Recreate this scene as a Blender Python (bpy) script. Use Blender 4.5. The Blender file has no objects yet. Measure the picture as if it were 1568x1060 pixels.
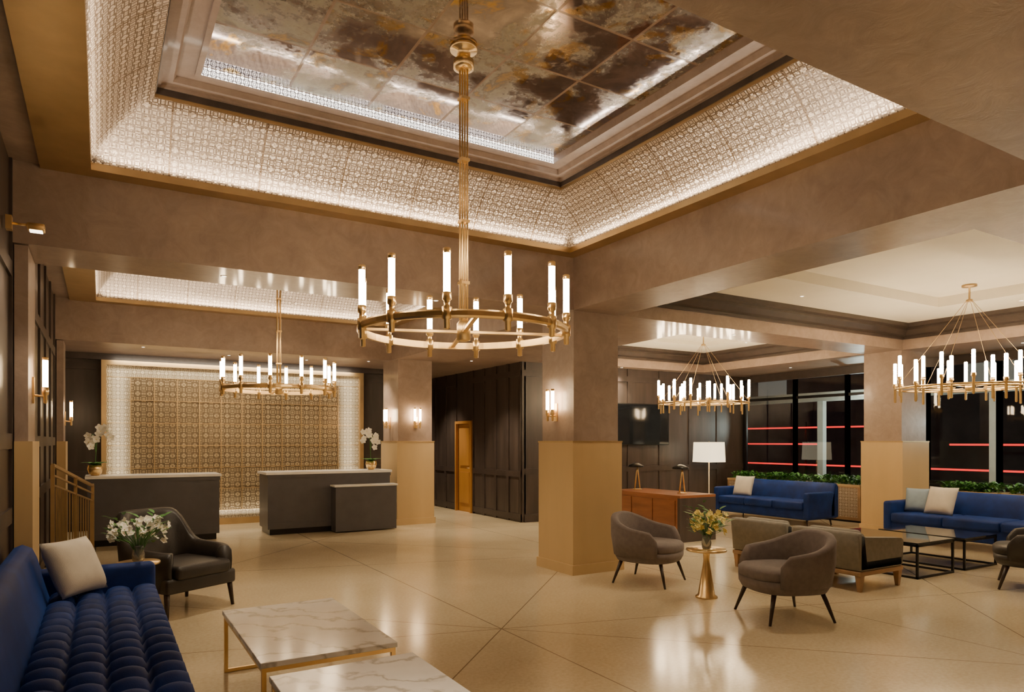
import bpy, bmesh, math, random
from mathutils import Vector, Matrix
random.seed(7)
S=bpy.context.scene
pi=math.pi
# ------------------------------------------------------------------ materials
def newmat(name):
    m=bpy.data.materials.new(name); m.use_nodes=True
    nt=m.node_tree; b=nt.nodes['Principled BSDF']
    return m,nt,b
def mth(nt,op,a,b=None,c=None):
    n=nt.nodes.new('ShaderNodeMath'); n.operation=op
    for i,v in enumerate((a,b,c)):
        if v is None: continue
        if isinstance(v,(int,float)): n.inputs[i].default_value=v
        else: nt.links.new(v,n.inputs[i])
    return n.outputs[0]
def coord(nt,kind='Object'):
    n=nt.nodes.new('ShaderNodeTexCoord'); return n.outputs[kind]
def noise(nt,vec,scale,detail=4,rough=.55,dist=0):
    n=nt.nodes.new('ShaderNodeTexNoise'); n.inputs['Scale'].default_value=scale
    n.inputs['Detail'].default_value=detail; n.inputs['Roughness'].default_value=rough
    n.inputs['Distortion'].default_value=dist
    nt.links.new(vec,n.inputs['Vector']); return n.outputs['Fac']
def ramp(nt,fac,stops,interp='LINEAR'):
    n=nt.nodes.new('ShaderNodeValToRGB'); cr=n.color_ramp; cr.interpolation=interp
    while len(cr.elements)<len(stops): cr.elements.new(.5)
    for e,(p,c) in zip(cr.elements,stops):
        e.position=p; e.color=(*c,1) if len(c)==3 else c
    nt.links.new(fac,n.inputs[0]); return n.outputs[0]
def mix(nt,fac,a,b,blend='MIX'):
    n=nt.nodes.new('ShaderNodeMix'); n.data_type='RGBA'; n.blend_type=blend
    if isinstance(fac,(int,float)): n.inputs[0].default_value=fac
    else: nt.links.new(fac,n.inputs[0])
    for i,v in ((6,a),(7,b)):
        if isinstance(v,tuple): n.inputs[i].default_value=(*v,1)
        else: nt.links.new(v,n.inputs[i])
    return n.outputs[2]
def bump(nt,b,h,strength=.3,dist=.01):
    n=nt.nodes.new('ShaderNodeBump'); n.inputs['Strength'].default_value=strength
    n.inputs['Distance'].default_value=dist
    nt.links.new(h,n.inputs['Height']); nt.links.new(n.outputs[0],b.inputs['Normal'])
def P(name,col,rough=.5,metal=0,var=.12,scale=4,bmp=0,bscale=60,sheen=0,coat=0,stretch=None,spec=None,tint=None):
    m,nt,b=newmat(name)
    v=coord(nt)
    if stretch:
        mp=nt.nodes.new('ShaderNodeMapping'); mp.inputs['Scale'].default_value=stretch
        nt.links.new(v,mp.inputs[0]); v=mp.outputs[0]
    f=noise(nt,v,scale)
    c=ramp(nt,f,[(.3,tuple(x*(1-var) for x in col)),(.7,tuple(min(1,x*(1+var)) for x in col))])
    nt.links.new(c,b.inputs['Base Color'])
    b.inputs['Roughness'].default_value=rough; b.inputs['Metallic'].default_value=metal
    if sheen: b.inputs['Sheen Weight'].default_value=sheen; b.inputs['Sheen Roughness'].default_value=.35
    if tint: b.inputs['Sheen Tint'].default_value=(*tint,1)
    if coat: b.inputs['Coat Weight'].default_value=coat; b.inputs['Coat Roughness'].default_value=.15
    if spec is not None: b.inputs['Specular IOR Level'].default_value=spec
    if bmp: bump(nt,b,noise(nt,v,bscale),bmp,.004)
    return m
def E(name,col,st):
    m,nt,b=newmat(name); b.inputs['Base Color'].default_value=(*col,1)
    n=noise(nt,coord(nt),3); 
    b.inputs['Emission Color'].default_value=(*col,1)
    s=mth(nt,'MULTIPLY_ADD',n,.1*st,.95*st)
    nt.links.new(s,b.inputs['Emission Strength']); b.inputs['Roughness'].default_value=.3
    return m
plaster,nt,b=newmat('venetian_plaster'); v=coord(nt)
na=noise(nt,v,1.1,6,.65,.6); nb=noise(nt,v,5.5,6,.7,1.2)
c=ramp(nt,na,[(.28,(.29,.212,.172)),(.72,(.42,.318,.258))])
c=mix(nt,.75,c,ramp(nt,nb,[(.3,(.68,.66,.66)),(.7,(1.0,1.0,1.0))]),'MULTIPLY')
nt.links.new(c,b.inputs['Base Color']); b.inputs['Roughness'].default_value=.45
b.inputs['Coat Weight'].default_value=.22; b.inputs['Coat Roughness'].default_value=.10
bump(nt,b,nb,.3,.01)
honey=P('honey_panel',(.60,.43,.22),.34,.10,.08,2,stretch=(1,1,.2))
brass=P('brass',(.90,.65,.31),.30,.92,.05,8)
brassd=P('aged_brass',(.56,.40,.20),.38,.85,.08,5)
darkw=P('dark_wood',(.056,.042,.037),.36,0,.3,6,stretch=(1,1,.12))
darkw2=P('dark_trim',(.050,.037,.033),.38,0,.2,6)
counterm=P('slate_lacquer',(.085,.082,.092),.4,0,.1,5)
whitest=P('white_stone',(.85,.83,.78),.25,0,.04,8)
whitec=P('white_ceiling',(.90,.86,.75),.7,0,.03,2)
velvet=P('blue_velvet',(.004,.023,.145),.6,0,.35,5,.3,150,sheen=.30,tint=(.08,.22,.9),spec=.25)
greyf=P('grey_fabric',(.175,.145,.135),.85,0,.12,20,.5,220,sheen=.15)
taupe=P('taupe_fabric',(.20,.18,.145),.85,0,.12,20,.5,220,sheen=.1)
leather=P('black_leather',(.022,.018,.016),.45,0,.25,8,.35,70)
legw=P('dark_leg_wood',(.035,.02,.014),.35,0,.2,8)
midw=P('walnut',(.36,.22,.11),.4,0,.25,5,stretch=(1,.15,1))
redw=P('mahogany',(.24,.09,.035),.35,0,.3,4,stretch=(.3,.3,2))
pillow_w=P('linen_pillow',(.62,.57,.49),.9,0,.06,10,.5,200)
pillow_b=P('blue_grey_pillow',(.25,.33,.42),.9,0,.08,10,.5,200)
leafm=P('leaf_green',(.06,.20,.035),.5,0,.45,9)
petalw=P('white_petal',(.88,.86,.78),.6,0,.05,9)
petaly=P('yellow_petal',(.85,.70,.22),.6,0,.2,9)
blackm=P('black_metal',(.012,.012,.013),.3,.4,.1,5)
blackgl=P('black_glass',(.01,.012,.016),.05,0,.1,2)
doorm=P('bronze_oak_door',(.46,.22,.055),.4,.15,.15,3,stretch=(1,1,.2))
clearv=P('vase_glass',(.75,.78,.76),.08,0,.03,2); clearv.node_tree.nodes['Principled BSDF'].inputs['Transmission Weight'].default_value=.85
candle=E('candle_glow',(1,.74,.44),64)
candle_s=E('sconce_glow',(1,.70,.38),52)
candle_in=E('lamp_bulb_glow',(1,.72,.42),15)
led=E('led_strip',(1,.88,.70),6)
lampsh=E('lamp_shade_glow',(1,.87,.60),1.6)
red_streak=E('red_streak_glow',(1,.02,.02),1.8)  # glow standing in for the red tail-light streaks outside
shopw=E('dim_window',(.55,.6,.5),.16)
asphalt=P('asphalt',(.03,.03,.035),.6,0,.2,3)
facadem=P('facade_stone',(.08,.09,.085),.8,0,.3,1)
framew=P('grey_frame_stone',(.6,.62,.55),.6,0,.08,3)
soil=P('soil',(.03,.02,.012),.9)
marble,nt,b=newmat('marble')
v=coord(nt); d=noise(nt,v,2.2,6,.6)
w=nt.nodes.new('ShaderNodeTexWave'); w.inputs['Scale'].default_value=2.0; w.inputs['Distortion'].default_value=9; w.inputs['Detail'].default_value=6; w.inputs['Detail Scale'].default_value=1.8
w.bands_direction='DIAGONAL'; nt.links.new(v,w.inputs[0])
c1=ramp(nt,w.outputs['Fac'],[(0,(.58,.56,.52)),(.05,(.84,.82,.79)),(.2,(.96,.95,.93))])
c2=ramp(nt,d,[(.35,(.88,.87,.86)),(.6,(1,1,1))])
nt.links.new(mix(nt,1.0,c1,c2,'MULTIPLY'),b.inputs['Base Color']); b.inputs['Roughness'].default_value=.16
floorm,nt,b=newmat('polished_limestone')
v=coord(nt); sp=nt.nodes.new('ShaderNodeSeparateXYZ'); nt.links.new(v,sp.inputs[0]); X,Y=sp.outputs[0],sp.outputs[1]
def lines(a,bb,c,per,wd):
    f=mth(nt,'ADD',mth(nt,'MULTIPLY',X,a),mth(nt,'MULTIPLY',Y,bb)); f=mth(nt,'SUBTRACT',f,c)
    g=mth(nt,'FRACT',mth(nt,'ADD',mth(nt,'DIVIDE',f,per),.5))
    g=mth(nt,'ABSOLUTE',mth(nt,'SUBTRACT',g,.5))
    return mth(nt,'LESS_THAN',g,wd/per)
x0,y0=2.93,5.07; r=.70711
L=None
for (a,bb,per) in ((r,r,2.1*2),(r,-r,2.1*2),(1,0,3.0),(.2588,.9659,3.4)):
    l=lines(a,bb,a*x0+bb*y0,per,.005)
    L=l if L is None else mth(nt,'MAXIMUM',L,l)
n1=noise(nt,v,.7,5,.6); n2=noise(nt,v,35,3,.6)
c=ramp(nt,n1,[(.3,(.52,.425,.27)),(.7,(.64,.535,.36))])
c=mix(nt,.25,c,ramp(nt,n2,[(.35,(.44,.35,.22)),(.65,(.74,.64,.46))]))
c=mix(nt,mth(nt,'MULTIPLY',L,.85),c,(.18,.12,.07))
nt.links.new(c,b.inputs['Base Color'])
nt.links.new(mth(nt,'MULTIPLY_ADD',n1,.16,.08),b.inputs['Roughness'])
def lattice(name,cell,base,dark,metal,rough,panel=0,bst=1.0,em=None,contrast=1.0,poff=0):
    m,nt,b=newmat(name); v=coord(nt,'UV')
    sp=nt.nodes.new('ShaderNodeSeparateXYZ'); nt.links.new(v,sp.inputs[0])
    u,w=sp.outputs[0],sp.outputs[1]
    def cc(x): return mth(nt,'ABSOLUTE',mth(nt,'SUBTRACT',mth(nt,'FRACT',mth(nt,'DIVIDE',x,cell)),.5))
    a,c=cc(u),cc(w)
    sq=mth(nt,'MAXIMUM',a,c); mn=mth(nt,'MINIMUM',a,c)
    s1=mth(nt,'SINE',mth(nt,'MULTIPLY',sq,2*pi*5))
    s2=mth(nt,'SINE',mth(nt,'MULTIPLY',mn,2*pi*5))
    cross=mth(nt,'GREATER_THAN',mth(nt,'ABSOLUTE',mth(nt,'SUBTRACT',mn,.22)),.05)
    h=mth(nt,'MULTIPLY',mth(nt,'GREATER_THAN',s1,-.1),cross)
    h=mth(nt,'MAXIMUM',h,mth(nt,'LESS_THAN',sq,.12))
    h=mth(nt,'SUBTRACT',h,mth(nt,'MULTIPLY',mth(nt,'GREATER_THAN',s2,.4),.45))
    nz=noise(nt,v,22,3)
    hh=mth(nt,'MULTIPLY',h,mth(nt,'MULTIPLY_ADD',nz,1.1*contrast,.40))
    col=ramp(nt,hh,[(.15,dark),(.8,base)])
    if panel:
        g=mth(nt,'FRACT',mth(nt,'DIVIDE',u,panel))
        col=mix(nt,mth(nt,'LESS_THAN',g,.018),col,(.16,.10,.05))
    nt.links.new(col,b.inputs['Base Color'])
    b.inputs['Metallic'].default_value=metal; b.inputs['Roughness'].default_value=rough
    bump(nt,b,hh,bst,.012)
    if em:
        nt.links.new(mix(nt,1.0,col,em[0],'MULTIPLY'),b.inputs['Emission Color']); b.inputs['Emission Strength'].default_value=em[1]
    return m
cove=lattice('pearl_lattice',.11,(.62,.50,.375),(.19,.135,.09),.5,.28,panel=.726,contrast=1.3)
screen_in=lattice('bronze_lattice',.19,(.50,.40,.24),(.17,.125,.075),.5,.36,panel=.38)
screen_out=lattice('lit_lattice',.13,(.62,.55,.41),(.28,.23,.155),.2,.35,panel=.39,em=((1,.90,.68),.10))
crystal=lattice('crystal_strip',.06,(.95,.93,.90),(.05,.045,.045),.2,.2,em=((1,.95,.88),6))
planterm=lattice('planter_lattice',.12,(.62,.52,.40),(.30,.22,.14),.2,.45)
# antique mirror
mirror,nt,b=newmat('antique_mirror'); v=coord(nt,'UV')
sp=nt.nodes.new('ShaderNodeSeparateXYZ'); nt.links.new(v,sp.inputs[0])
def cell(x): return mth(nt,'FLOOR',mth(nt,'DIVIDE',x,.656))
cb=nt.nodes.new('ShaderNodeCombineXYZ'); nt.links.new(cell(sp.outputs[0]),cb.inputs[0]); nt.links.new(cell(sp.outputs[1]),cb.inputs[1])
wn=nt.nodes.new('ShaderNodeTexWhiteNoise'); nt.links.new(cb.outputs[0],wn.inputs['Vector'])
off=nt.nodes.new('ShaderNodeVectorMath'); off.operation='MULTIPLY_ADD'; nt.links.new(wn.outputs['Color'],off.inputs[0]); off.inputs[1].default_value=(.6,.6,2.5); nt.links.new(v,off.inputs[2])
n1=noise(nt,off.outputs[0],1.7,12,.64,.25); n2=noise(nt,off.outputs[0],3.4,10,.64,.5); n3=noise(nt,off.outputs[0],24,6,.75)
n1b=mth(nt,'ADD',n1,mth(nt,'MULTIPLY',mth(nt,'SUBTRACT',n3,.5),.16))
patch=ramp(nt,n1b,[(.45,(0,0,0)),(.60,(1,1,1))])
c=ramp(nt,n2,[(.32,(.12,.105,.09)),(.42,(.30,.28,.22)),(.55,(.34,.315,.235)),(.60,(.16,.13,.10)),(.65,(.40,.25,.06)),(.72,(.12,.09,.06))])
c=mix(nt,.5,c,ramp(nt,n3,[(.38,(.45,.42,.37)),(.60,(1,.97,.9))]),'MULTIPLY')
mc=ramp(nt,n2,[(.33,(.42,.36,.35)),(.54,(.24,.21,.22)),(.61,(.46,.29,.08)),(.67,(.20,.16,.14))])
def edge(x):
    g=mth(nt,'FRACT',mth(nt,'DIVIDE',x,.656)); g=mth(nt,'ABSOLUTE',mth(nt,'SUBTRACT',g,.5)); return mth(nt,'GREATER_THAN',g,.483)
ed=mth(nt,'MAXIMUM',edge(sp.outputs[0]),edge(sp.outputs[1]))
col=mix(nt,patch,mc,c); col=mix(nt,ed,col,(.26,.18,.13))
nt.links.new(col,b.inputs['Base Color'])
ml=mth(nt,'MULTIPLY',mth(nt,'MULTIPLY_ADD',patch,-.65,.95),mth(nt,'SUBTRACT',1.0,ed)); nt.links.new(ml,b.inputs['Metallic'])
nt.links.new(mth(nt,'MULTIPLY_ADD',patch,.30,mth(nt,'MULTIPLY_ADD',n3,.10,.02)),b.inputs['Roughness'])
glass=bpy.data.materials.new('window_glass'); glass.use_nodes=True; nt=glass.node_tree; nt.nodes.clear()
o=nt.nodes.new('ShaderNodeOutputMaterial'); tr=nt.nodes.new('ShaderNodeBsdfTransparent'); gl=nt.nodes.new('ShaderNodeBsdfGlossy'); gl.inputs['Roughness'].default_value=.02
fr=nt.nodes.new('ShaderNodeFresnel'); fr.inputs[0].default_value=1.5; ms=nt.nodes.new('ShaderNodeMixShader')
nt.links.new(fr.outputs[0],ms.inputs[0]); nt.links.new(tr.outputs[0],ms.inputs[1]); nt.links.new(gl.outputs[0],ms.inputs[2]); nt.links.new(ms.outputs[0],o.inputs[0])

# ------------------------------------------------------------------ builder
class B:
    def __init__(s,M=None):
        s.bm=bmesh.new(); s.mats=[]; s.M=M or Matrix.Identity(4); s.uv=s.bm.loops.layers.uv.new('UVMap')
    def mi(s,m):
        if m not in s.mats: s.mats.append(m)
        return s.mats.index(m)
    def raw(s,vs,fs,m,smooth=False,T=None,uvs=None):
        k=s.mi(m); bv=[s.bm.verts.new((T@Vector(v)) if T else Vector(v)) for v in vs]
        for j,f in enumerate(fs):
            try: fc=s.bm.faces.new([bv[i] for i in f])
            except ValueError: continue
            fc.material_index=k; fc.smooth=smooth
            if uvs:
                for lp,i in zip(fc.loops,f): lp[s.uv].uv=uvs[i]
    def box(s,x0,x1,y0,y1,z0,z1,m,bev=0,seg=2,T=None,smooth=None):
        t=bmesh.new(); bmesh.ops.create_cube(t,size=1)
        for v in t.verts: v.co=Vector((x0+(v.co.x+.5)*(x1-x0),y0+(v.co.y+.5)*(y1-y0),z0+(v.co.z+.5)*(z1-z0)))
        if bev: bmesh.ops.bevel(t,geom=list(t.edges),offset=bev,segments=seg,profile=.5,affect='EDGES')
        t.verts.index_update()
        s.raw([v.co.copy() for v in t.verts],[[v.index for v in f.verts] for f in t.faces],m,bool(bev) if smooth is None else smooth,T); t.free()
    def loft(s,secs,m,smooth=True,caps=True,closed=True,T=None):
        n=len(secs[0]); vs=[p for q in secs for p in q]; fs=[]
        for i in range(len(secs)-1):
            for j in range(n if closed else n-1):
                k=(j+1)%n; fs.append((i*n+j,i*n+k,(i+1)*n+k,(i+1)*n+j))
        if caps: fs.append(tuple(range(n))[::-1]); fs.append(tuple((len(secs)-1)*n+j for j in range(n)))
        s.raw(vs,fs,m,smooth,T)
    def tube(s,pts,r,m,n=8,T=None):
        pts=[Vector(p) for p in pts]; rs=r if isinstance(r,(list,tuple)) else [r]*len(pts); secs=[]
        for i,p in enumerate(pts):
            d=(pts[min(i+1,len(pts)-1)]-pts[max(i-1,0)]).normalized()
            a=Vector((0,0,1)) if abs(d.z)<.9 else Vector((1,0,0))
            u=d.cross(a).normalized(); w=d.cross(u).normalized()
            secs.append([p+u*math.cos(2*pi*k/n)*rs[i]+w*math.sin(2*pi*k/n)*rs[i] for k in range(n)])
        s.loft(secs,m,True,True,True,T)
    def bar(s,p0,p1,w,h,m):
        p0=Vector(p0);p1=Vector(p1); d=(p1-p0).normalized(); a=Vector((0,0,1)) if abs(d.z)<.9 else Vector((1,0,0))
        u=d.cross(a).normalized()*w/2; q=d.cross(u).normalized()*h/2
        s.loft([[p-u-q,p+u-q,p+u+q,p-u+q] for p in (p0,p1)],m,False)
    def lathe(s,prof,c,m,n=24,smooth=True,T=None):
        s.loft([[Vector((c[0]+r*math.cos(2*pi*k/n),c[1]+r*math.sin(2*pi*k/n),c[2]+z)) for k in range(n)] for r,z in prof],m,smooth,True,True,T)
    def leaf(s,p,d,L,w,m,bend=.3,up=Vector((0,0,1))):
        p=Vector(p); d=Vector(d).normalized(); sd=d.cross(up)
        sd=sd.normalized() if sd.length>.01 else Vector((1,0,0)); vs=[];fs=[]
        N=5
        for i in range(N+1):
            t=i/N; c=p+d*L*t+Vector((0,0,-bend*L*t*t)); ww=w*max(.04,math.sin(pi*min(1,t*.93+.05)))**.8
            vs+= [c-sd*ww,c-Vector((0,0,ww*.2)),c+sd*ww]
        for i in range(N):
            a=i*3; fs+=[(a,a+1,a+4,a+3),(a+1,a+2,a+5,a+4)]
        s.raw(vs,fs,m,True)
    def flower(s,c,nrm,r,m,cm=None,np_=5):
        c=Vector(c); nrm=Vector(nrm).normalized(); a=nrm.cross(Vector((.1,.2,1))).normalized(); bb=nrm.cross(a)
        for k in range(np_):
            t=2*pi*k/np_; dd=a*math.cos(t)+bb*math.sin(t)+nrm*.25
            s.leaf(c,dd,r,r*.42,m,.0,nrm)
        s.lathe([(r*.05,-r*.1),(r*.16,0),(r*.05,r*.12)],c,cm or petaly,6)
    def pillow(s,c,w,h,t,m,R):
        n=14; T=Matrix.Translation(c)@R.to_4x4(); 
        for sg in (1,-1):
            vs=[];fs=[]
            for i in range(n+1):
                for j in range(n+1):
                    x=-1+2*i/n;y=-1+2*j/n
                    z=sg*t*(max(0,(1-x**4)*(1-y**4)))**.6
                    k=1-.05*(1-abs(x)**2)*(abs(y)**2); k2=1-.05*(1-abs(y)**2)*(abs(x)**2)
                    vs.append((x*w/2*k2,y*h/2*k,z))
            for i in range(n):
                for j in range(n):
                    a=i*(n+1)+j; f=(a,a+n+1,a+n+2,a+1); fs.append(f if sg>0 else f[::-1])
            s.raw(vs,fs,m,True,T)
    def obj(s,name,fixn=True):
        bmesh.ops.remove_doubles(s.bm,verts=s.bm.verts,dist=.00002)
        if fixn: bmesh.ops.recalc_face_normals(s.bm,faces=s.bm.faces)
        me=bpy.data.meshes.new(name); s.bm.to_mesh(me); s.bm.free()
        for m in s.mats: me.materials.append(m)
        o=bpy.data.objects.new(name,me); S.collection.objects.link(o); o.matrix_world=s.M; return o
def place(x,y,f=(0,-1),z=0):
    return Matrix.Translation((x,y,z))@Matrix.Rotation(math.atan2(f[0],-f[1]),4,'Z')
def sbox(name,*a,**k):
    b=B(); b.box(*a,**k); return b.obj(name)

# ------------------------------------------------------------------ room shell
ZB=3.17; ZF=3.82; WX=-.62
sbox('floor',-.72,13.6,-3.1,18.1,-.1,0,floorm)
def panel_wall(name,axis,c,side,a0,a1,z1,step,mat=darkw,th=.1,z0=0,rails=(.12,1.02,1.6,2.95)):
    b=B()
    def bx(p0,p1,q0,q1,za,zb,m):
        lo,hi=min(p0,p1),max(p0,p1)
        if axis=='x': b.box(lo,hi,q0,q1,za,zb,m)
        else: b.box(q0,q1,lo,hi,za,zb,m)
    bx(c,c-side*th,a0,a1,z0,z1,mat)
    n=max(1,round((a1-a0)/step)); st=(a1-a0)/n
    for i in range(n+1):
        q=a0+i*st; bx(c-side*.001,c+side*.022,max(a0,q-.05),min(a1,q+.05),z0,z1,darkw2)
    for rz in rails: bx(c-side*.001,c+side*.0218,a0,a1,rz-.06,rz+.06,darkw2)
    return b.obj(name)
panel_wall('wall_left','x',WX,1,-3,14.4,ZF,.95)
panel_wall('wall_back','y',14.4,-1,-.62,5.55,ZB,.62,rails=(.1,1.0,2.95))
sbox('wall_back_return',5.5,5.6,14.4,18,0,ZB,darkw)
sbox('wall_hall_end',5.5,7.2,18,18.1,0,ZB,darkw)
panel_wall('wall_hall_side','x',7.1,-1,11.5,13.55,ZB,.5,rails=(.1,.95,2.95))
panel_wall('wall_hall_side_far','x',7.1,-1,14.35,18,ZB,.6,rails=(.1,.95,2.95))
sbox('wall_hall_lintel',7.1,7.2,13.55,14.35,2.06,ZB,darkw)
b=B(); b.box(7.11,7.16,13.57,14.33,0.0,2.05,doorm); 
b.box(7.04,7.1,13.55,13.61,0,2.06,doorm); b.box(7.04,7.1,14.29,14.35,0,2.06,doorm); b.box(7.04,7.1,13.61,14.29,2.0,2.06,doorm)
b.box(7.085,7.111,13.72,14.2,.2,.9,doorm); b.box(7.085,7.111,13.72,14.2,1.05,1.9,doorm)
b.tube([(7.11,13.66,1.0),(7.05,13.66,1.0),(7.05,13.76,1.0)],.01,brass)
b.obj('door_1')
panel_wall('wall_tv','y',11.5,-1,7.1,13.5,ZB,.9,rails=(.1,1.0,2.95))
sbox('wall_near',-.62,13.5,-3.1,-3,0,ZB,plaster)
b=B(); b.box(13.5,13.6,-3,11.5,0,.8,darkw); b.box(13.5,13.6,-3,11.5,3.08,ZB,darkw)
b.box(13.5,13.6,-3,-1.0,.8,3.08,darkw)
b.obj('wall_right')
mul=[11.46,10.05,8.78,7.15,5.93,4.7,3.47,2.2,.9,-.96]
for i in range(len(mul)-1):
    b=B(); ya,yb=mul[i+1],mul[i]
    for q in (ya,yb): b.box(13.45,13.55,q-.035,q+.035,.8,3.08,blackm)
    b.box(13.45,13.55,ya+.035,yb-.035,.8,.86,blackm); b.box(13.45,13.55,ya+.035,yb-.035,3.02,3.08,blackm); b.box(13.47,13.53,ya+.035,yb-.035,2.56,2.62,blackm)
    b.raw([(13.5,ya,.86),(13.5,yb,.86),(13.5,yb,3.02),(13.5,ya,3.02)],[(0,1,2,3)],glass)
    b.obj('window_%d'%(i+1),False)
sbox('trim_1',13.3,13.5,-3,11.45,.76,.80,blackm)
def column(name,x0,x1,y0,y1,base=True):
    b=B(); b.box(x0,x1,y0,y1,1.6,ZB,plaster)
    e=.035; b.box(x0-e,x1+e,y0-e,y1+e,.12,1.585,honey); b.box(x0-e-.006,x1+e+.006,y0-e-.006,y1+e+.006,1.585,1.605,brassd)
    b.box(x0-e-.02,x1+e+.02,y0-e-.02,y1+e+.02,0,.12,honey)
    return b.obj(name)
column('column',4.86,5.54,6.68,7.36)
column('column',4.86,5.56,12.35,13.15)
column('column',11.8,12.56,6.68,7.36)
def pil(y0,y1):
    b=B(); b.box(WX+.03,-.50,y0,y1,1.6,ZB-.01,plaster); b.box(WX+.03,-.47,y0-.02,y1+.02,0,1.6,honey); b.obj('pilaster')
pil(6.68,7.34); pil(12.66,13.3)
def beam(x0,x1,y0,y1,z0=ZB,z1=4.9,nm='ceiling_beam'): return sbox(nm,x0,x1,y0,y1,z0,z1,plaster)
beam(WX,13.5,6.66,7.36)
beam(4.84,5.54,1.82,6.66)
beam(4.84,7.3,7.36,11.2)
beam(WX,4.84,-3,1.82)
beam(4.84,13.5,-3,1.82)
beam(5.54,13.5,1.82,2.6)
beam(11.8,13.5,2.6,6.66)
beam(11.8,13.5,7.36,11.2)
beam(4.84,13.5,11.2,12.65)
beam(WX,7.2,12.65,18)
beam(WX,-.24,1.82,6.66,ZF); beam(WX,-.24,7.36,12.65,ZF)
b=B(); b.box(-.42,-.24,1.82,6.66,ZF-.03,ZF,brassd); b.box(-.42,-.24,7.36,12.65,ZF-.03,ZF,brassd); b.obj('trim_2')
def ring(b,rect,prof,m,smooth=False,sides=(0,1,2,3)):
    x0,x1,y0,y1=rect; acc=0
    for (a0,z0),(a1,z1) in zip(prof[:-1],prof[1:]):
        l=math.hypot(a1-a0,z1-z0)
        def cs(a,z): return [(x0+a,y0+a,z),(x1-a,y0+a,z),(x1-a,y1-a,z),(x0+a,y1-a,z)]
        A,Bq=cs(a0,z0),cs(a1,z1)
        for i in sides:
            j=(i+1)%4; q=[A[i],A[j],Bq[j],Bq[i]]
            k=0 if i%2==0 else 1
            off=x0 if k==0 else y0
            uv=[(p[k]-off,acc if t<2 else acc+l) for t,p in enumerate(q)]
            b.raw(q,[(0,1,2,3)],m,smooth,None,uv)
        acc+=l
def coffer(name,rect):
    b=B()
    ring(b,rect,[(0,ZF-.03),(0.17,ZF-.03),(.17,ZF+.03)],brassd)
    pr=[]
    for i in range(7):
        t=i/6; pr.append((.17+.43*t-.03*math.sin(pi*t),ZF+.03+.45*t+.03*math.sin(pi*t)))
    ring(b,rect,pr,cove,True)
    ring(b,rect,[(.166,ZF+.034),(.178,ZF+.044)],led)
    ring(b,rect,[(.6,4.30),(.6,4.33)],brassd)
    ring(b,rect,[(.6,4.33),(.61,4.33),(.61,4.38)],darkw)
    ring(b,rect,[(.61,4.38),(.64,4.38),(.64,4.40),(.72,4.40),(.74,4.44),(.86,4.44),(.86,4.42),(.9,4.42)],plaster)
    ring(b,rect,[(.9,4.42),(.9,4.49)],crystal,False,(2,))
    ring(b,rect,[(.9,4.42),(.9,4.49)],plaster,False,(0,1,3))
    x0,x1,y0,y1=rect; a=.9
    q=[(x0+a,y0+a,4.49),(x1-a,y0+a,4.49),(x1-a,y1-a,4.49),(x0+a,y1-a,4.49)]
    b.raw(q,[(0,1,2,3)],mirror,False,None,[(p[0]-q[2][0],p[1]-q[2][1]) for p in q])
    b.obj(name,False)
R1=(-.24,4.84,1.82,6.66); R2=(-.24,4.84,7.36,12.65)
coffer('ceiling_coffer',R1); coffer('ceiling_coffer',R2)
def tray(name,rect,inner,zt):
    b=B()
    ring(b,rect,[(0,3.34),(.04,3.34),(.04,3.38),(.10,3.40),(.16,3.47),(.16,3.50),(.22,3.52),(.22,3.58)],darkw2)
    ring(b,rect,[(.22,3.58),(inner,3.58),(inner,zt)],whitec)
    x0,x1,y0,y1=rect; a=inner
    b.raw([(x0+a,y0+a,zt),(x1-a,y0+a,zt),(x1-a,y1-a,zt),(x0+a,y1-a,zt)],[(0,1,2,3)],whitec)
    b.obj(name,False)
tray('ceiling_tray',(5.54,11.8,2.6,6.66),1.2,3.72)
tray('ceiling_tray',(7.3,11.8,7.36,11.2),1.0,3.66)
sbox('ceiling',WX,13.6,-3.1,18.1,4.9,5.0,plaster)
sbox('trim_3',WX+.03,5.5,14.25,14.37,3.06,ZB-.002,darkw2)
sbox('trim_4',13.36,13.44,-3,11.2,3.0,ZB-.002,darkw2)
sbox('baseboard_left',WX+.022,WX+.04,-3,6.6,0,.14,darkw2)
sbox('baseboard_tv',7.15,13.4,11.46,11.478,0,.14,darkw2)

# ------------------------------------------------------------------ reception screen
b=B(); Yw=14.37
b.box(.0,4.8,Yw-.10,Yw,.0,3.05,brassd)
def uvq(x0,x1,z0,z1,y,m): b.raw([(x0,y,z0),(x1,y,z0),(x1,y,z1),(x0,y,z1)],[(0,1,2,3)],m,False,None,[(x0,z0),(x1,z0),(x1,z1),(x0,z1)])
uvq(.08,4.72,.12,2.97,Yw-.105,screen_out)
b.box(.0,.08,Yw-.2,Yw-.1,.0,3.05,brassd);b.box(4.72,4.8,Yw-.2,Yw-.1,.0,3.05,brassd);b.box(.08,4.72,Yw-.2,Yw-.1,2.97,3.05,brassd);b.box(.08,4.72,Yw-.2,Yw-.1,.0,.12,brassd)
b.box(.46,4.26,Yw-.15,Yw-.106,.28,2.76,brassd)
uvq(.46,4.26,.28,2.76,Yw-.152,screen_in)
for i in range(11): b.box(.46+i*.38-.007,.46+i*.38+.007,Yw-.165,Yw-.15,.28,2.76,brassd)
for k in range(7): b.box(.46,4.26,Yw-.162,Yw-.15,.28+k*.4133-.005,.28+k*.4133+.005,brassd)
for k in range(1,7): 
    for xa,xb in ((.08,.46),(4.26,4.72)): b.box(xa,xb,Yw-.115,Yw-.104,.28+k*.4133-.004,.28+k*.4133+.004,brassd)
b.obj('decorative_screen',False)
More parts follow.
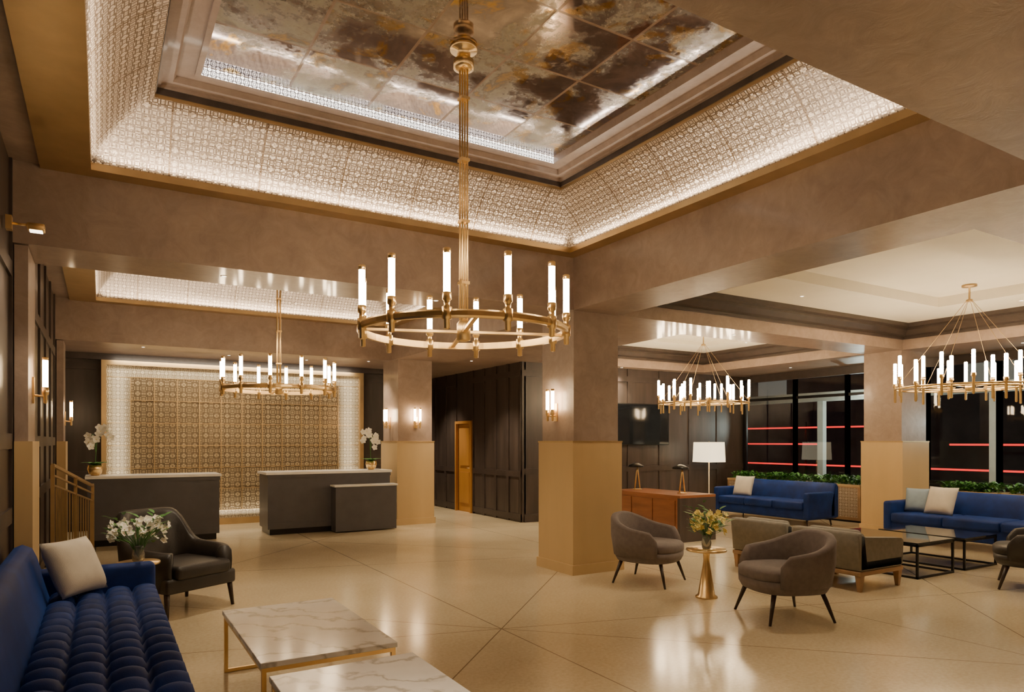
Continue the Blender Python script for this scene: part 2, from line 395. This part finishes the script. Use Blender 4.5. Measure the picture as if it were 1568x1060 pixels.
def counter(name,x0,x1,y0,y1,low=None):
    b=B(); b.box(x0+.04,x1-.04,y0+.04,y1,0,.1,blackm); b.box(x0,x1,y0,y1,.1,1.03,counterm); b.box(x0-.03,x1+.03,y0-.03,y1+.03,1.03,1.07,whitest)
    b.box(x0+.0,x1,y0-.008,y0,.1,.2,counterm); b.box(x0-.01,x1+.01,y0-.012,y0,.97,1.03,counterm)
    if low:
        a,c=low; b.box(a,c,y0-.28,y0-.01,0.02,.80,counterm); b.box(a-.02,c+.02,y0-.30,y0-.01,.80,.83,whitest)
    b.obj(name)
counter('reception_desk',-.18,1.66,12.1,12.75)
counter('reception_desk',2.42,4.6,12.1,12.8,low=(3.5,4.62))

# ------------------------------------------------------------------ chandeliers
def chand1(x,y,ztop,z=2.40):
    R=.75; b=B(Matrix.Translation((x,y,0)))
    n=72
    secs=[]
    for k in range(n):
        c,s_=math.cos(2*pi*k/n),math.sin(2*pi*k/n)
        secs.append([Vector(((R+p)*c,(R+p)*s_,z+q)) for p,q in ((-.020,-.026),(.008,-.026),(.016,-.014),(.016,.014),(.008,.026),(-.020,.026))])
    secs.append(secs[0]); b.loft(secs,brass,False,False)
    ph=math.atan2(-y,-x)+math.radians(-8)
    for k in range(12):
        t=ph+2*pi*k/12; c,s_=math.cos(t),math.sin(t); px,py=R*c,R*s_
        b.lathe([(.008,z-.10),(.019,z-.095),(.019,z-.04),(.032,z-.035),(.032,z+.04),(.019,z+.045),(.019,z+.075),(.029,z+.085),(.029,z+.13),(.022,z+.132)],(px,py,0),brass,14)
        b.lathe([(.022,z+.132),(.022,z+.385),(.016,z+.40)],(px,py,0),candle,12)
        b.lathe([(.025,z+.375),(.025,z+.405),(.018,z+.41)],(px,py,0),brass,12)
    for k in range(4):
        t=ph+pi/12+pi/2*k; b.bar((0,0,z),(R*math.cos(t),R*math.sin(t),z),.03,.018,brass)
    b.lathe([(.02,z-.07),(.05,z-.06),(.05,z+.06),(.02,z+.1)],(0,0,0),brass)
    for dx,dy in ((.02,.02),(-.02,.02),(.02,-.02),(-.02,-.02)): b.tube([(dx,dy,z+.02),(dx,dy,ztop-.02)],.0075,brass)
    zz=z+.35
    while zz<ztop-.2: b.box(-.034,.034,-.034,.034,zz,zz+.02,brass); zz+=.45
    b.lathe([(.045,ztop-.17),(.075,ztop-.16),(.075,ztop-.10),(.05,ztop-.09),(.05,ztop-.03),(.10,ztop-.028),(.10,ztop),],(0,0,0),brass)
    b.obj('candle_chandelier')
chand1(2.28,4.50,4.49); chand1(2.12,9.86,4.49,2.32)
def chand2(x,y,ztop,R=.88,z=2.33):
    b=B(Matrix.Translation((x,y,0)))
    for RR in (R,R*.66):
        pts=[(RR*math.cos(2*pi*k/48),RR*math.sin(2*pi*k/48),z) for k in range(48)]
        pts.append(pts[0]); b.tube(pts,.013,brass,6)
    for RR,n in ((R,16),(R*.66,8)):
        for k in range(n):
            t=2*pi*k/n+.1; px,py=RR*math.cos(t),RR*math.sin(t); dz=.05*math.sin(k*2.4)
            b.lathe([(.006,z-.16+dz),(.016,z-.15+dz),(.016,z+.06+dz),(.028,z+.07+dz),(.028,z+.11+dz)],(px,py,0),brass,10)
            b.lathe([(.022,z+.11+dz),(.022,z+.39+dz),(.016,z+.40+dz)],(px,py,0),candle,10)
            if RR==R and k%2==0: b.tube([(px,py,z),(px*.2,py*.2,z)],.008,brass,6)
    for k in range(6):
        t=2*pi*k/6+.1; b.tube([(R*math.cos(t),R*math.sin(t),z),(.04*math.cos(t),.04*math.sin(t),ztop-.22)],.003,brassd,5)
    b.lathe([(.04,ztop-.23),(.04,ztop-.20),(.012,ztop-.19),(.012,ztop-.03),(.09,ztop-.025),(.09,ztop)],(0,0,0),brassd)
    b.lathe([(.01,z-.05),(.05,z-.03),(.05,z+.03),(.01,z+.06)],(0,0,0),brass)
    b.obj('ring_chandelier')
chand2(10.1,4.8,3.72); chand2(9.9,9.4,3.66,.84)
def sconce(x,y,f,z=2.05,n=2):
    b=B(place(x,y,f,z))
    b.box(-.035,.035,-.015,0,-.20,.02,brass); 
    xs=(-.055,.055) if n==2 else (0,)
    b.tube([(0,-.01,-.13),(0,-.09,-.14)],.009,brass)
    if n==2: b.tube([(-.055,-.09,-.14),(.055,-.09,-.14)],.009,brass)
    for q in xs:
        b.lathe([(.008,-.20),(.014,-.19),(.014,-.13),(.026,-.12),(.026,-.06)],(q,-.09,0),brass,12)
        b.lathe([(.021,-.06),(.021,.18),(.016,.19)],(q,-.09,0),candle_s,12)
        b.lathe([(.024,.17),(.024,.195)],(q,-.09,0),brass,12)
    b.obj('candle_sconce')
sconce(4.858,7.05,(-1,0)); sconce(4.858,12.78,(-1,0)); sconce(5.22,12.348,(0,-1))
sconce(-.498,7.05,(1,0),2.12,1); sconce(-.498,12.95,(1,0),2.05,1)
b=B(); b.box(-.598,-.56,6.16,6.24,3.15,3.25,brass); b.tube([(-.57,6.2,3.20),(-.44,6.2,3.20)],.009,brass); b.box(-.47,-.36,6.16,6.25,3.165,3.215,brass,.008)
b.box(-.455,-.375,6.17,6.24,3.158,3.166,led); b.obj('brass_spotlight')

# ------------------------------------------------------------------ seating
def sofa(name,x,y,f,L,D=.96,hb=.82,ha=.62,pill=(),tuft=True,mat=None):
    mat=mat or velvet
    b=B(place(x,y,f)); h=L/2; d=D/2; ta=.13; tb=.16
    b.box(-h+.02,h-.02,-d+.03,d-.02,.13,.33,mat,.03,3)
    secs=[]
    for xx in (-h,-h+.02,-h+.06,h-.06,h-.02,h):
        e=0 if abs(xx)<h-.03 else (.012 if abs(xx)<h-.005 else .03)
        secs.append([Vector((xx,p,q)) for p,q in ((d-e,.14+e),(d-e,hb-.07),(d-.02-e,hb-.02-e),(d-.07,hb-e),(d-.13+e,hb-.03-e),(d-.16+e,hb-.1),(d-.26+e,.36),(d-.26+e,.14+e))])
    b.loft(secs,mat)
    for sg in (-1,1):
        xa=sg*h; xb=sg*(h-ta); lo,hi=min(xa,xb),max(xa,xb)
        b.box(lo,hi,-d,d-.1,.14,ha,mat,.045,4)
    x0,x1,y0,y1=-h+ta,h-ta,-d-.01,d-.24
    if tuft:
        nx=max(1,round((x1-x0)/.19)); ny=4; m_=10; vs=[];fs=[]
        NX,NY=nx*m_,ny*m_
        for i in range(NX+1):
            for j in range(NY+1):
                u=i/NX*nx; w=j/NY*ny
                hgt=(abs(math.sin(pi*u))**.5)*(.30+.70*abs(math.sin(pi*w))**.4)
                yy=y0+(y1-y0)*j/NY; z=.385+.085*hgt
                if j==0: z-=.03
                vs.append((x0+(x1-x0)*i/NX,yy,z))
        for i in range(NX):
            for j in range(NY):
                a=i*(NY+1)+j; fs.append((a,a+NY+1,a+NY+2,a+1))
        base=len(vs)
        for i in range(NX+1): vs.append((x0+(x1-x0)*i/NX,y0+.01,.31))
        for i in range(NX): fs.append((base+i,base+i+1,(i+1)*(NY+1),i*(NY+1)))
        b.raw(vs,fs,mat,True)
    else:
        n=3; w=(x1-x0)/n
        for i in range(n): b.box(x0+i*w+.004,x0+(i+1)*w-.004,y0,y1,.31,.46,mat,.035,3)
    for sx in (-1,1):
        for sy in (-1,1): b.tube([(sx*(h-.12),sy*(d-.12),.14),(sx*(h-.10),sy*(d-.10),0)],[.022,.013],brass if tuft else legw)
    for (px,py,pz,w,rz,tilt,m) in pill:
        R=(Matrix.Rotation(rz,3,'Z')@Matrix.Rotation(math.radians(90-tilt),3,'X'))
        b.pillow((px,py,pz),w,w,.085,m,R)
    return b.obj(name)
sofa('tufted_velvet_sofa',-.10,4.5,(1,0),3.8,pill=((1.58,.07,.665,.44,math.radians(-40),26,pillow_w),))
sofa('velvet_sofa',11.65,9.2,(-1,0),2.3,.92,.80,.64,tuft=False,pill=((-.75,.02,.66,.44,math.radians(10),20,pillow_w),))
sofa('velvet_sofa',11.30,5.15,(-1,0),2.6,.92,.80,.64,tuft=False,pill=((-1.0,.05,.65,.40,math.radians(14),20,pillow_b),(-.62,-.02,.67,.46,math.radians(-5),22,pillow_w),(.75,.03,.66,.44,0,20,pillow_w)))

def sell(w,d,t,p=.75):
    c,s_=math.cos(t),math.sin(t)
    return w*math.copysign(abs(c)**p,c), d*math.copysign(abs(s_)**p,s_)
def barrel(name,x,y,f,mat,leg,hb=.78,ha=.60,w=.385,d=.37,legh=.25,steep=1.0):
    b=B(place(x,y,f)); n=40
    def sec(sc,z,dy=0): return [Vector((*[q*sc for q in sell(w,d,2*pi*k/n)],z))+Vector((0,dy,0)) for k in range(n)]
    b.loft([sec(.80,legh),sec(.90,legh+.01),sec(.97,legh+.06),sec(.98,legh+.12)],mat)
    b.loft([sec(.86,legh+.11,-.03),sec(.90,legh+.13,-.035),sec(.90,legh+.19,-.035),sec(.84,legh+.215,-.03),sec(.5,legh+.225,-.02)],mat)
    secs=[]; N=36; T0=math.radians(122)
    for i in range(N+1):
        t=-T0+2*T0*i/N; s_=abs(t)/T0
        k=.5+.5*math.cos(pi*min(1,s_**steep))
        h=ha+(hb-ha)*k
        if s_>.9: h-= (s_-.9)*.9
        ang=pi/2+t
        def pt(th,z):
            fl=1+.10*(z-.3)/.45
            px,py=sell((w-th)*fl,(d-th)*fl,ang); return Vector((px,py,z))
        zb=legh+.07
        secs.append([pt(0,zb),pt(-.012,zb+(h-zb)*.5),pt(0,h-.03),pt(.012,h-.006),pt(.035,h),pt(.058,h-.006),pt(.07,h-.03),pt(.085,zb+(h-zb)*.45),pt(.09,zb+.02)])
    b.loft(secs,mat)
    for sx in (-1,1):
        for sy in (-1,1): b.tube([(sx*w*.62,sy*d*.62,legh+.02),(sx*w*.80,sy*d*.84,0)],[.024,.012],leg)
    return b.obj(name)
barrel('barrel_armchair',5.36,4.12,(-.93,.36),greyf,legw)
barrel('barrel_armchair',5.37,5.92,(.42,-.9),greyf,legw)
barrel('barrel_armchair',8.72,3.5,(-.4,.9),leather,legw)
def leather_chair(x,y,f):
    b=B(place(x,y,f)); w,d=.40,.42
    b.box(-w+.03,w-.03,-d+.04,d-.06,.22,.36,leather,.03,3)
    b.box(-w+.11,w-.11,-d+.0,d-.17,.34,.47,leather,.045,4)
    secs=[]; N=40; T0=math.radians(140)
    for i in range(N+1):
        t=-T0+2*T0*i/N; s_=abs(t)/T0
        k=1/(1+math.exp((s_-.40)*22)); h=.61+.32*k-.05*max(0,s_-.5)
        ang=pi/2+t
        def pt(th,z):
            lean=max(0,(z-.3))*.22*k
            px,py=sell(w-th,d-th,ang,.55); return Vector((px*(1+.05*k*(z-.3)),py+lean,z))
        secs.append([pt(0,.24),pt(-.01,.45),pt(-.005,h-.05),pt(.02,h-.01),pt(.05,h),pt(.085,h-.012),pt(.105,h-.05),pt(.115,.5),pt(.11,.26)])
    b.loft(secs,leather)
    for sx in (-1,1):
        for sy in (-1,1): b.tube([(sx*(w-.07),sy*(d-.10),.26),(sx*(w-.05),sy*(d-.07),0)],[.028,.016],legw,6)
    b.obj('leather_armchair')
leather_chair(.63,7.32,(.5,-.86))
def lounge(x,y,f):
    b=B(place(x,y,f)); w,d=.41,.40
    b.box(-w,w,-d,d-.0,.17,.22,midw,.01)
    for sx in (-1,1):
        for sy in (-1,1): b.loft([[Vector((sx*(w-.04)+a*q,sy*(d-.05)+c*q,z)) for a,c in ((-1,-1),(1,-1),(1,1),(-1,1))] for z,q in ((.18,.035),(0,.018))],midw,False)
    b.box(-w+.0,w-.0,-d+.02,d-.02,.22,.34,taupe,.02,3)
    b.box(-w+.09,w-.09,-d,d-.14,.33,.45,taupe,.04,4)
    for sg in (-1,1):
        xa,xb=sorted((sg*w,sg*(w-.09)))
        pts=[(-d+.02,.24),(-d+.0,.50),(-d+.04,.53),(d-.10,.58),(d-.02,.60),(d-.02,.24)]
        b.loft([[Vector((xx,p,q)) for p,q in pts] for xx in (xa,xa+.015,xb-.015,xb)],taupe,False)
    secs=[]
    for xx in (-w-.0,-w+.03,w-.03,w):
        e=.015 if abs(xx)>w-.01 else 0
        secs.append([Vector((xx,p,q)) for p,q in ((d-.0-e,.23),(d+.04-e,.60-e),(d+.02,.63-e),(d-.05,.63-e),(d-.09+e,.60-e),(d-.14+e,.25))])
    b.loft(secs,taupe)
    b.box(-w+.11,w-.11,d-.22,d-.10,.42,.64,taupe,.045,4)
    b.obj('lounge_chair')
lounge(7.25,4.72,(1,0)); lounge(7.33,5.68,(1,0))

# ------------------------------------------------------------------ tables
def marble_table(x0,x1,y0,y1):
    b=B(Matrix.Translation(((x0+x1)/2,(y0+y1)/2,0))); w,d=(x1-x0)/2,(y1-y0)/2
    b.box(-w,w,-d,d,.395,.425,marble,.004,2,smooth=False)
    t=.012
    b.box(-w+.01,w-.01,-d+.01,-d+.035,.37,.395,brass);b.box(-w+.01,w-.01,d-.035,d-.01,.37,.395,brass)
    b.box(-w+.01,-w+.035,-d+.035,d-.035,.37,.395,brass);b.box(w-.035,w-.01,-d+.035,d-.035,.37,.395,brass)
    for sx in (-1,1):
        for sy in (-1,1): b.box(sx*(w-.022)-t,sx*(w-.022)+t,sy*(d-.022)-t,sy*(d-.022)+t,0,.37,brass)
    for sy in (-1,1): b.bar((-w+.022,sy*(d-.022),.012),(w-.022,sy*(d-.022),.012),.022,.022,brass)
    b.obj('marble_coffee_table')
marble_table(.72,1.49,3.79,5.12); marble_table(.72,1.49,2.2,3.57)
def glass_table(x0,x1,y0,y1,h=.42):
    b=B(Matrix.Translation(((x0+x1)/2,(y0+y1)/2,0))); w,d=(x1-x0)/2,(y1-y0)/2
    b.box(-w,w,-d,d,h-.02,h,blackgl)
    for z in (.012,h-.035):
        for sy in (-1,1): b.bar((-w,sy*(d-.012),z),(w,sy*(d-.012),z),.024,.024,blackm)
        for sx in (-1,1): b.bar((sx*(w-.012),-d,z),(sx*(w-.012),d,z),.024,.024,blackm)
    for sx in (-1,1):
        for sy in (-1,1): b.box(sx*(w-.012)-.012,sx*(w-.012)+.012,sy*(d-.012)-.012,sy*(d-.012)+.012,0,h-.02,blackm)
    b.obj('glass_coffee_table')
glass_table(8.1,8.9,4.4,5.6); glass_table(9.15,9.95,4.4,5.5,.40)
def side_table(x,y,h,r,kind):
    b=B(Matrix.Translation((x,y,0)))
    b.lathe([(r,h-.022),(r+.004,h-.012),(r,h)],(0,0,0),brass,36)
    if kind==0: b.lathe([(.11,0),(.11,.012),(.085,.03),(.03,h*.75),(.035,h-.03),(.05,h-.022)],(0,0,0),brass,28)
    else: b.lathe([(.14,0),(.14,.015),(.02,.03),(.016,h-.03),(.05,h-.022)],(0,0,0),brass,24)
    b.obj('brass_side_table')
side_table(.27,6.62,.58,.165,1); side_table(5.33,5.02,.50,.20,0)
def bouquet(x,y,z,fm,hh=.5,spread=.28,seed=1,n=34,vase='low'):
    rn=random.Random(seed); b=B(Matrix.Translation((x,y,z)))
    b.lathe([(.035,.0),(.045,.01),(.05,.06),(.04,.11),(.045,.14),(.042,.14),(.037,.11),(.045,.06),(.03,.012)],(0,0,0),clearv,20)
    for i in range(n):
        a=rn.uniform(0,2*pi); s_=rn.random()**.6*spread; h=.13+rn.uniform(.10,hh-.13)*(1-.35*s_/spread)
        p=Vector((math.cos(a)*s_,math.sin(a)*s_,h)); 
        b.tube([(0,0,.03),(p.x*.35,p.y*.35,.13+.3*(h-.13)),p],.0022,leafm,4)
        if i%3<2:
            for k in range(2): b.flower(p+Vector((rn.uniform(-.02,.02),rn.uniform(-.02,.02),-k*.03)),(rn.uniform(-1,1),rn.uniform(-1.2,.2),rn.uniform(.2,1)),.034,fm)
        else: 
            for k in range(3): b.leaf(p*(.75+.2*k),(math.cos(a+k-1),math.sin(a+k-1),.7),.11,.018,leafm,.3)
    b.obj('flower_vase')
bouquet(.27,6.62,.581,petalw,.44,.24,3,60); bouquet(5.33,5.02,.501,petaly,.44,.22,5,48)
def orchid(x,y,z,flip=1):
    rn=random.Random(int(x*10)+9); b=B(Matrix.Translation((x,y,z)))
    b.lathe([(.05,0),(.085,.03),(.105,.10),(.095,.16),(.085,.16),(.085,.12)],(0,0,0),brass,20)
    b.lathe([(.085,.11),(.08,.14)],(0,0,0),soil,12)
    for k in range(9):
        a=k*2*pi/9+rn.uniform(-.2,.2); b.leaf((0,0,.14),(math.cos(a),math.sin(a),.9),.27,.042,leafm,.45)
    for q,(hx,hz) in enumerate(((.08*flip,.76),(-.03*flip,.64))):
        pts=[(0,0,.12),(.01*flip,.01,.35),(hx*.4,.0,hz-.08),(hx,-.02,hz),(hx*1.9,-.05,hz-.05),(hx*2.4,-.07,hz-.16)]
        b.tube(pts,.005,leafm,5)
        for k in range(8):
            t=k/7; p=Vector(pts[2]).lerp(Vector(pts[5]),t); p.z+=.10*math.sin(pi*t)-.02
            p+=Vector((rn.uniform(-.06,.06),rn.uniform(-.05,.0),rn.uniform(-.05,.05)))
            b.flower(p,(rn.uniform(-.4,.4),-1,rn.uniform(-.2,.3)),.062,petalw)
    b.obj('potted_orchid')
orchid(-.08,12.42,1.071,1); orchid(4.36,12.45,1.071,-1)

def planter(y0,y1,x0=12.7,x1=13.15):
    b=B(Matrix.Translation(((x0+x1)/2,(y0+y1)/2,0))); w,d=(x1-x0)/2,(y1-y0)/2
    b.box(-w,w,-d,d,.04,.72,midw); b.box(-w+.03,w-.03,-d+.03,d-.03,0,.04,blackm)
    b.raw([(-w-.003,-d+.05,.1),(-w-.003,d-.05,.1),(-w-.003,d-.05,.68),(-w-.003,-d+.05,.68)],[(0,1,2,3)],planterm,False,None,[(0,0),(2*d-.1,0),(2*d-.1,.58),(0,.58)])
    b.box(-w-.012,w+.012,-d,d,.70,.74,honey)
    rn=random.Random(int(y0*7))
    for i in range(int(330*(y1-y0))):
        px,py=rn.uniform(-w+.06,w-.06),rn.uniform(-d+.05,d-.05); a=rn.uniform(0,2*pi)
        b.leaf((px,py,.72+rn.uniform(0,.14)),(math.cos(a),math.sin(a),rn.uniform(.5,1.6)),rn.uniform(.10,.20),.025,leafm,.4)
    b.obj('planter_box',False)
for ya,yb in ((10.45,11.3),(9.25,10.4),(8.0,9.2),(5.6,6.6),(4.35,5.55),(3.1,4.3)): planter(ya,yb)

# ------------------------------------------------------------------ desk + lamps + tv
b=B(Matrix.Translation((8.2,8.75,0))); w,d=.4,.85
b.box(-w,w,-d,d,.70,.74,redw); b.box(-w,-w+.03,-d+.05,d-.05,.12,.70,redw); b.box(-w+.0,w,-d,-d+.05,0,.70,darkw); b.box(-w,w,d-.05,d,0,.70,darkw)
for k in range(3): b.box(-w-.012,-w,-d+.10+k*.52,-d+.56+k*.52,.16,.66,redw)
b.obj('writing_desk')
def desk_lamp(x,y):
    b=B(Matrix.Translation((x,y,.741)))
    b.lathe([(.08,0),(.08,.015),(.01,.02)],(0,0,0),brass,20)
    for s_ in (-1,1): b.tube([(s_*.06,0,.015),(s_*.02,0,.30),(0,0,.40)],.012,brass,6)
    b.tube([(0,.0,.40),(-.02,.06,.44)],.010,brass,6)
    b.lathe([(.14,.40),(.135,.43),(.05,.47),(.015,.48)],(0,.04,0),blackm,24)
    b.lathe([(.07,.405),(.07,.41)],(0,.04,0),led,12)
    b.obj('desk_lamp')
desk_lamp(8.2,9.35); desk_lamp(8.2,8.25)
def floor_or_fill_lamp(x,y):
    b=B(Matrix.Translation((x,y,0)))
    b.lathe([(.15,0),(.15,.02),(.012,.03),(.010,1.2)],(0,0,0),brass,20)
    sh=[]
    for z,q in ((1.14,.25),(1.58,.235)): sh.append([Vector((a*q,c*q,z)) for a,c in ((-1,-1),(1,-1),(1,1),(-1,1))])
    b.loft(sh,lampsh,False,False); b.bar((-.24,0,1.57),(.24,0,1.57),.008,.008,brass); b.bar((0,-.24,1.57),(0,.24,1.57),.008,.008,brass); b.tube([(0,0,1.2),(0,0,1.6)],.008,brass)
    b.lathe([(.02,1.28),(.04,1.33),(.03,1.4)],(0,0,0),candle_in,10)
    b.obj('floor_or_fill_lamp',False)
floor_or_fill_lamp(11.6,10.85); floor_or_fill_lamp(.6,-2.4); floor_or_fill_lamp(4.6,-2.4)  # lamps behind the camera are unseen additions, brightening the near ceiling
b=B(); b.box(9.35,10.93,11.40,11.44,1.52,2.42,blackm,.006,1,smooth=False); b.box(9.37,10.91,11.396,11.401,1.54,2.40,blackgl); b.box(9.9,10.4,11.44,11.478,1.8,2.1,blackm); b.obj('television')

# ------------------------------------------------------------------ stair railing
b=B(); A=Vector((-.42,8.3,0)); C=Vector((-.10,10.85,0))
za,zc=1.36,1.0
def rp(t,z0): 
    p=A.lerp(C,t); return Vector((p.x,p.y,z0+(za-zc)*(1-t)))
for zz in (1.0,.90,.80): b.bar(rp(0,zz),rp(1,zz),.03 if zz==1.0 else .018,.03 if zz==1.0 else .018,brassd)
b.bar(rp(0,.12),rp(1,.12),.02,.02,brassd)
for i in range(15):
    t=i/14; big=i in (0,7,14); p=rp(t,1.0); q=A.lerp(C,t)
    if big: b.bar((q.x,q.y,0),p,.035,.035,brassd)
    else: b.bar(rp(t,.12),rp(t,.80),.014,.014,brassd)
b.bar(rp(1,1.0),(rp(1,1.0).x+.0,rp(1,1).y+.28,1.0),.03,.03,brassd); b.bar((C.x,C.y+.28,0),(C.x,C.y+.28,1.0),.035,.035,brassd); b.bar((C.x,C.y,.8),(C.x,C.y+.28,.8),.018,.018,brassd)
b.obj('stair_railing')

# ------------------------------------------------------------------ outside
sbox('street_ground',13.6,40,-12,30,-.15,-.02,asphalt)
b=B(); b.box(26,27,-12,30,0,9,facadem)
rn=random.Random(4)
for i in range(18):
    for z in (.6,3.4,6.2):
        y=-11+i*2.2
        if rn.random()<.45: b.box(25.96,26.0,y,y+1.5,z,z+1.6,shopw)
b.obj('street_facade')
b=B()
for z,ya,yb in ((.75,-8,26),(1.5,-8,11.0),(1.5,15.5,26),(2.1,-8,8.0),(2.1,12.5,26)): b.tube([(22,ya,z),(22,yb,z)],.032,red_streak,6)
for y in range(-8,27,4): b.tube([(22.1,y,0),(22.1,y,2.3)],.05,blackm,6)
b.obj('red_streak_tubes')  # made-up glowing tubes on posts, shaped after the tail-light streaks
b=B(); b.box(15.6,15.9,3,14,2.62,2.84,framew)
for y in (4.2,7.0,10.95,13.8): b.box(15.68,15.82,y-.08,y+.08,-.02,2.62,framew)
b.obj('entrance_canopy_frame')

# ------------------------------------------------------------------ lights
W1=(1,.81,.56); W2=(1,.86,.66)
def area(nm,loc,dr,sx,sy,p,c=W2,spread=180):
    l=bpy.data.lights.new(nm,'AREA'); l.shape='RECTANGLE'; l.size=sx; l.size_y=sy; l.energy=p; l.color=c; l.spread=math.radians(spread)
    o=bpy.data.objects.new(nm,l); S.collection.objects.link(o); o.location=loc
    d=Vector(dr).normalized(); z=-d
    return o,z
def aim(o,z,xaxis):
    x=Vector(xaxis).normalized(); y=z.cross(x).normalized(); x=y.cross(z)
    M=Matrix((x,y,z)).transposed().to_4x4(); M.translation=o.location; o.matrix_world=M
def cove_lights(rect,p):
    x0,x1,y0,y1=rect; a=.215; z=ZF+.03
    for (loc,dr,L,ax) in ((((x0+x1)/2,y1-a,z),(0,-.1,1),x1-x0-.6,(1,0,0)),(((x0+x1)/2,y0+a,z),(0,.1,1),x1-x0-.6,(1,0,0)),
                      ((x1-a,(y0+y1)/2,z),(-.1,0,1),y1-y0-.6,(0,1,0)),((x0+a,(y0+y1)/2,z),(.1,0,1),y1-y0-.6,(0,1,0))):
        o,zz=area('cove_light',loc,dr,L,.03,p,(1,.86,.68)); aim(o,zz,ax)
cove_lights(R1,13); cove_lights(R2,13)
def point(nm,loc,p,c=W1,r=.06):
    l=bpy.data.lights.new(nm,'POINT'); l.energy=p; l.color=c; l.shadow_soft_size=r
    o=bpy.data.objects.new(nm,l); S.collection.objects.link(o); o.location=loc
def spot(nm,loc,p,ang=95,c=W1,dr=(0,0,-1)):
    l=bpy.data.lights.new(nm,'SPOT'); l.energy=p; l.color=c; l.spot_size=math.radians(ang); l.spot_blend=.7; l.shadow_soft_size=.06
    o=bpy.data.objects.new(nm,l); S.collection.objects.link(o); o.location=loc
    o.rotation_euler=Vector(dr).to_track_quat('-Z','Y').to_euler()
T=3.58
DL=[(1.0,7.0,130),(3.2,7.0,150),(6.3,9.2,210),(6.2,11.9,300),(.6,12.95,90),(2.0,13.4,100),(3.4,13.4,100),(4.5,13.0,110),(6.3,14.5,280),(8.0,7.0,160),(12.6,9.5,120),(12.6,5.2,120),(2.4,1.3,170),(6.3,16.2,130),(4.0,1.3,180),(.8,1.3,190),(8.5,2.1,130),(10.5,2.1,120),(9.5,11.33,110),
 (6.3,4.2,100,T),(6.3,5.6,90,T),(8.2,6.0,100,T),(11.1,4.6,90,T),(11.1,9.4,90,T)]
b=B()
for q in DL:
    x,y=q[:2]; zc_=q[3] if len(q)>3 else ZB
    b.lathe([(.022,zc_-.004),(.022,zc_-.001)],(x,y,0),led,16); b.lathe([(.032,zc_-.003),(.032,zc_)],(x,y,0),whitec,16)
b.obj('recessed_downlights')
for q in DL:
    spot('downlight',(q[0],q[1],(q[3] if len(q)>3 else ZB)-.02),q[2])
o,z=area('screen_light',(2.4,13.95,3.1),(0,.35,-1),4.4,.06,38); aim(o,z,(1,0,0))
for x in (.28,4.52):
    o,z=area('screen_side_light',(x,14.1,1.6),(0,1,0),.2,2.6,5); aim(o,z,(1,0,0))
o,z=area('screen_base_light',(2.4,14.1,.2),(0,.3,1),4.4,.05,14); aim(o,z,(1,0,0))
spot('spotlight',(-.415,6.2,3.15),60,80)
point('floor_or_fill_bulb',(11.6,10.85,1.36),22,r=.05)
point('floor_or_fill_bulb',(.6,-2.4,1.36),130,r=.05); point('floor_or_fill_bulb',(4.6,-2.4,1.36),170,r=.05)  # fill light from the added lamps behind the camera
point('outside_fill',(15.2,9.5,2.0),90,(.85,1,.9)); point('outside_fill',(15.2,5.5,2.0),90,(.85,1,.9))  # added fill that lifts the street and frame, no fixture modelled
w=bpy.data.worlds.new('World'); S.world=w; w.use_nodes=True
w.node_tree.nodes['Background'].inputs[0].default_value=(.02,.03,.05,1); w.node_tree.nodes['Background'].inputs[1].default_value=.4
# ------------------------------------------------------------------ camera
cd=bpy.data.cameras.new('Camera'); cam=bpy.data.objects.new('Camera',cd); S.collection.objects.link(cam)
cam.location=(0,0,1.6); cam.rotation_euler=(pi/2,0,-math.radians(30.9)); cd.sensor_width=36; cd.lens=24.13; cd.shift_y=.0931; cd.clip_start=.05
S.camera=cam
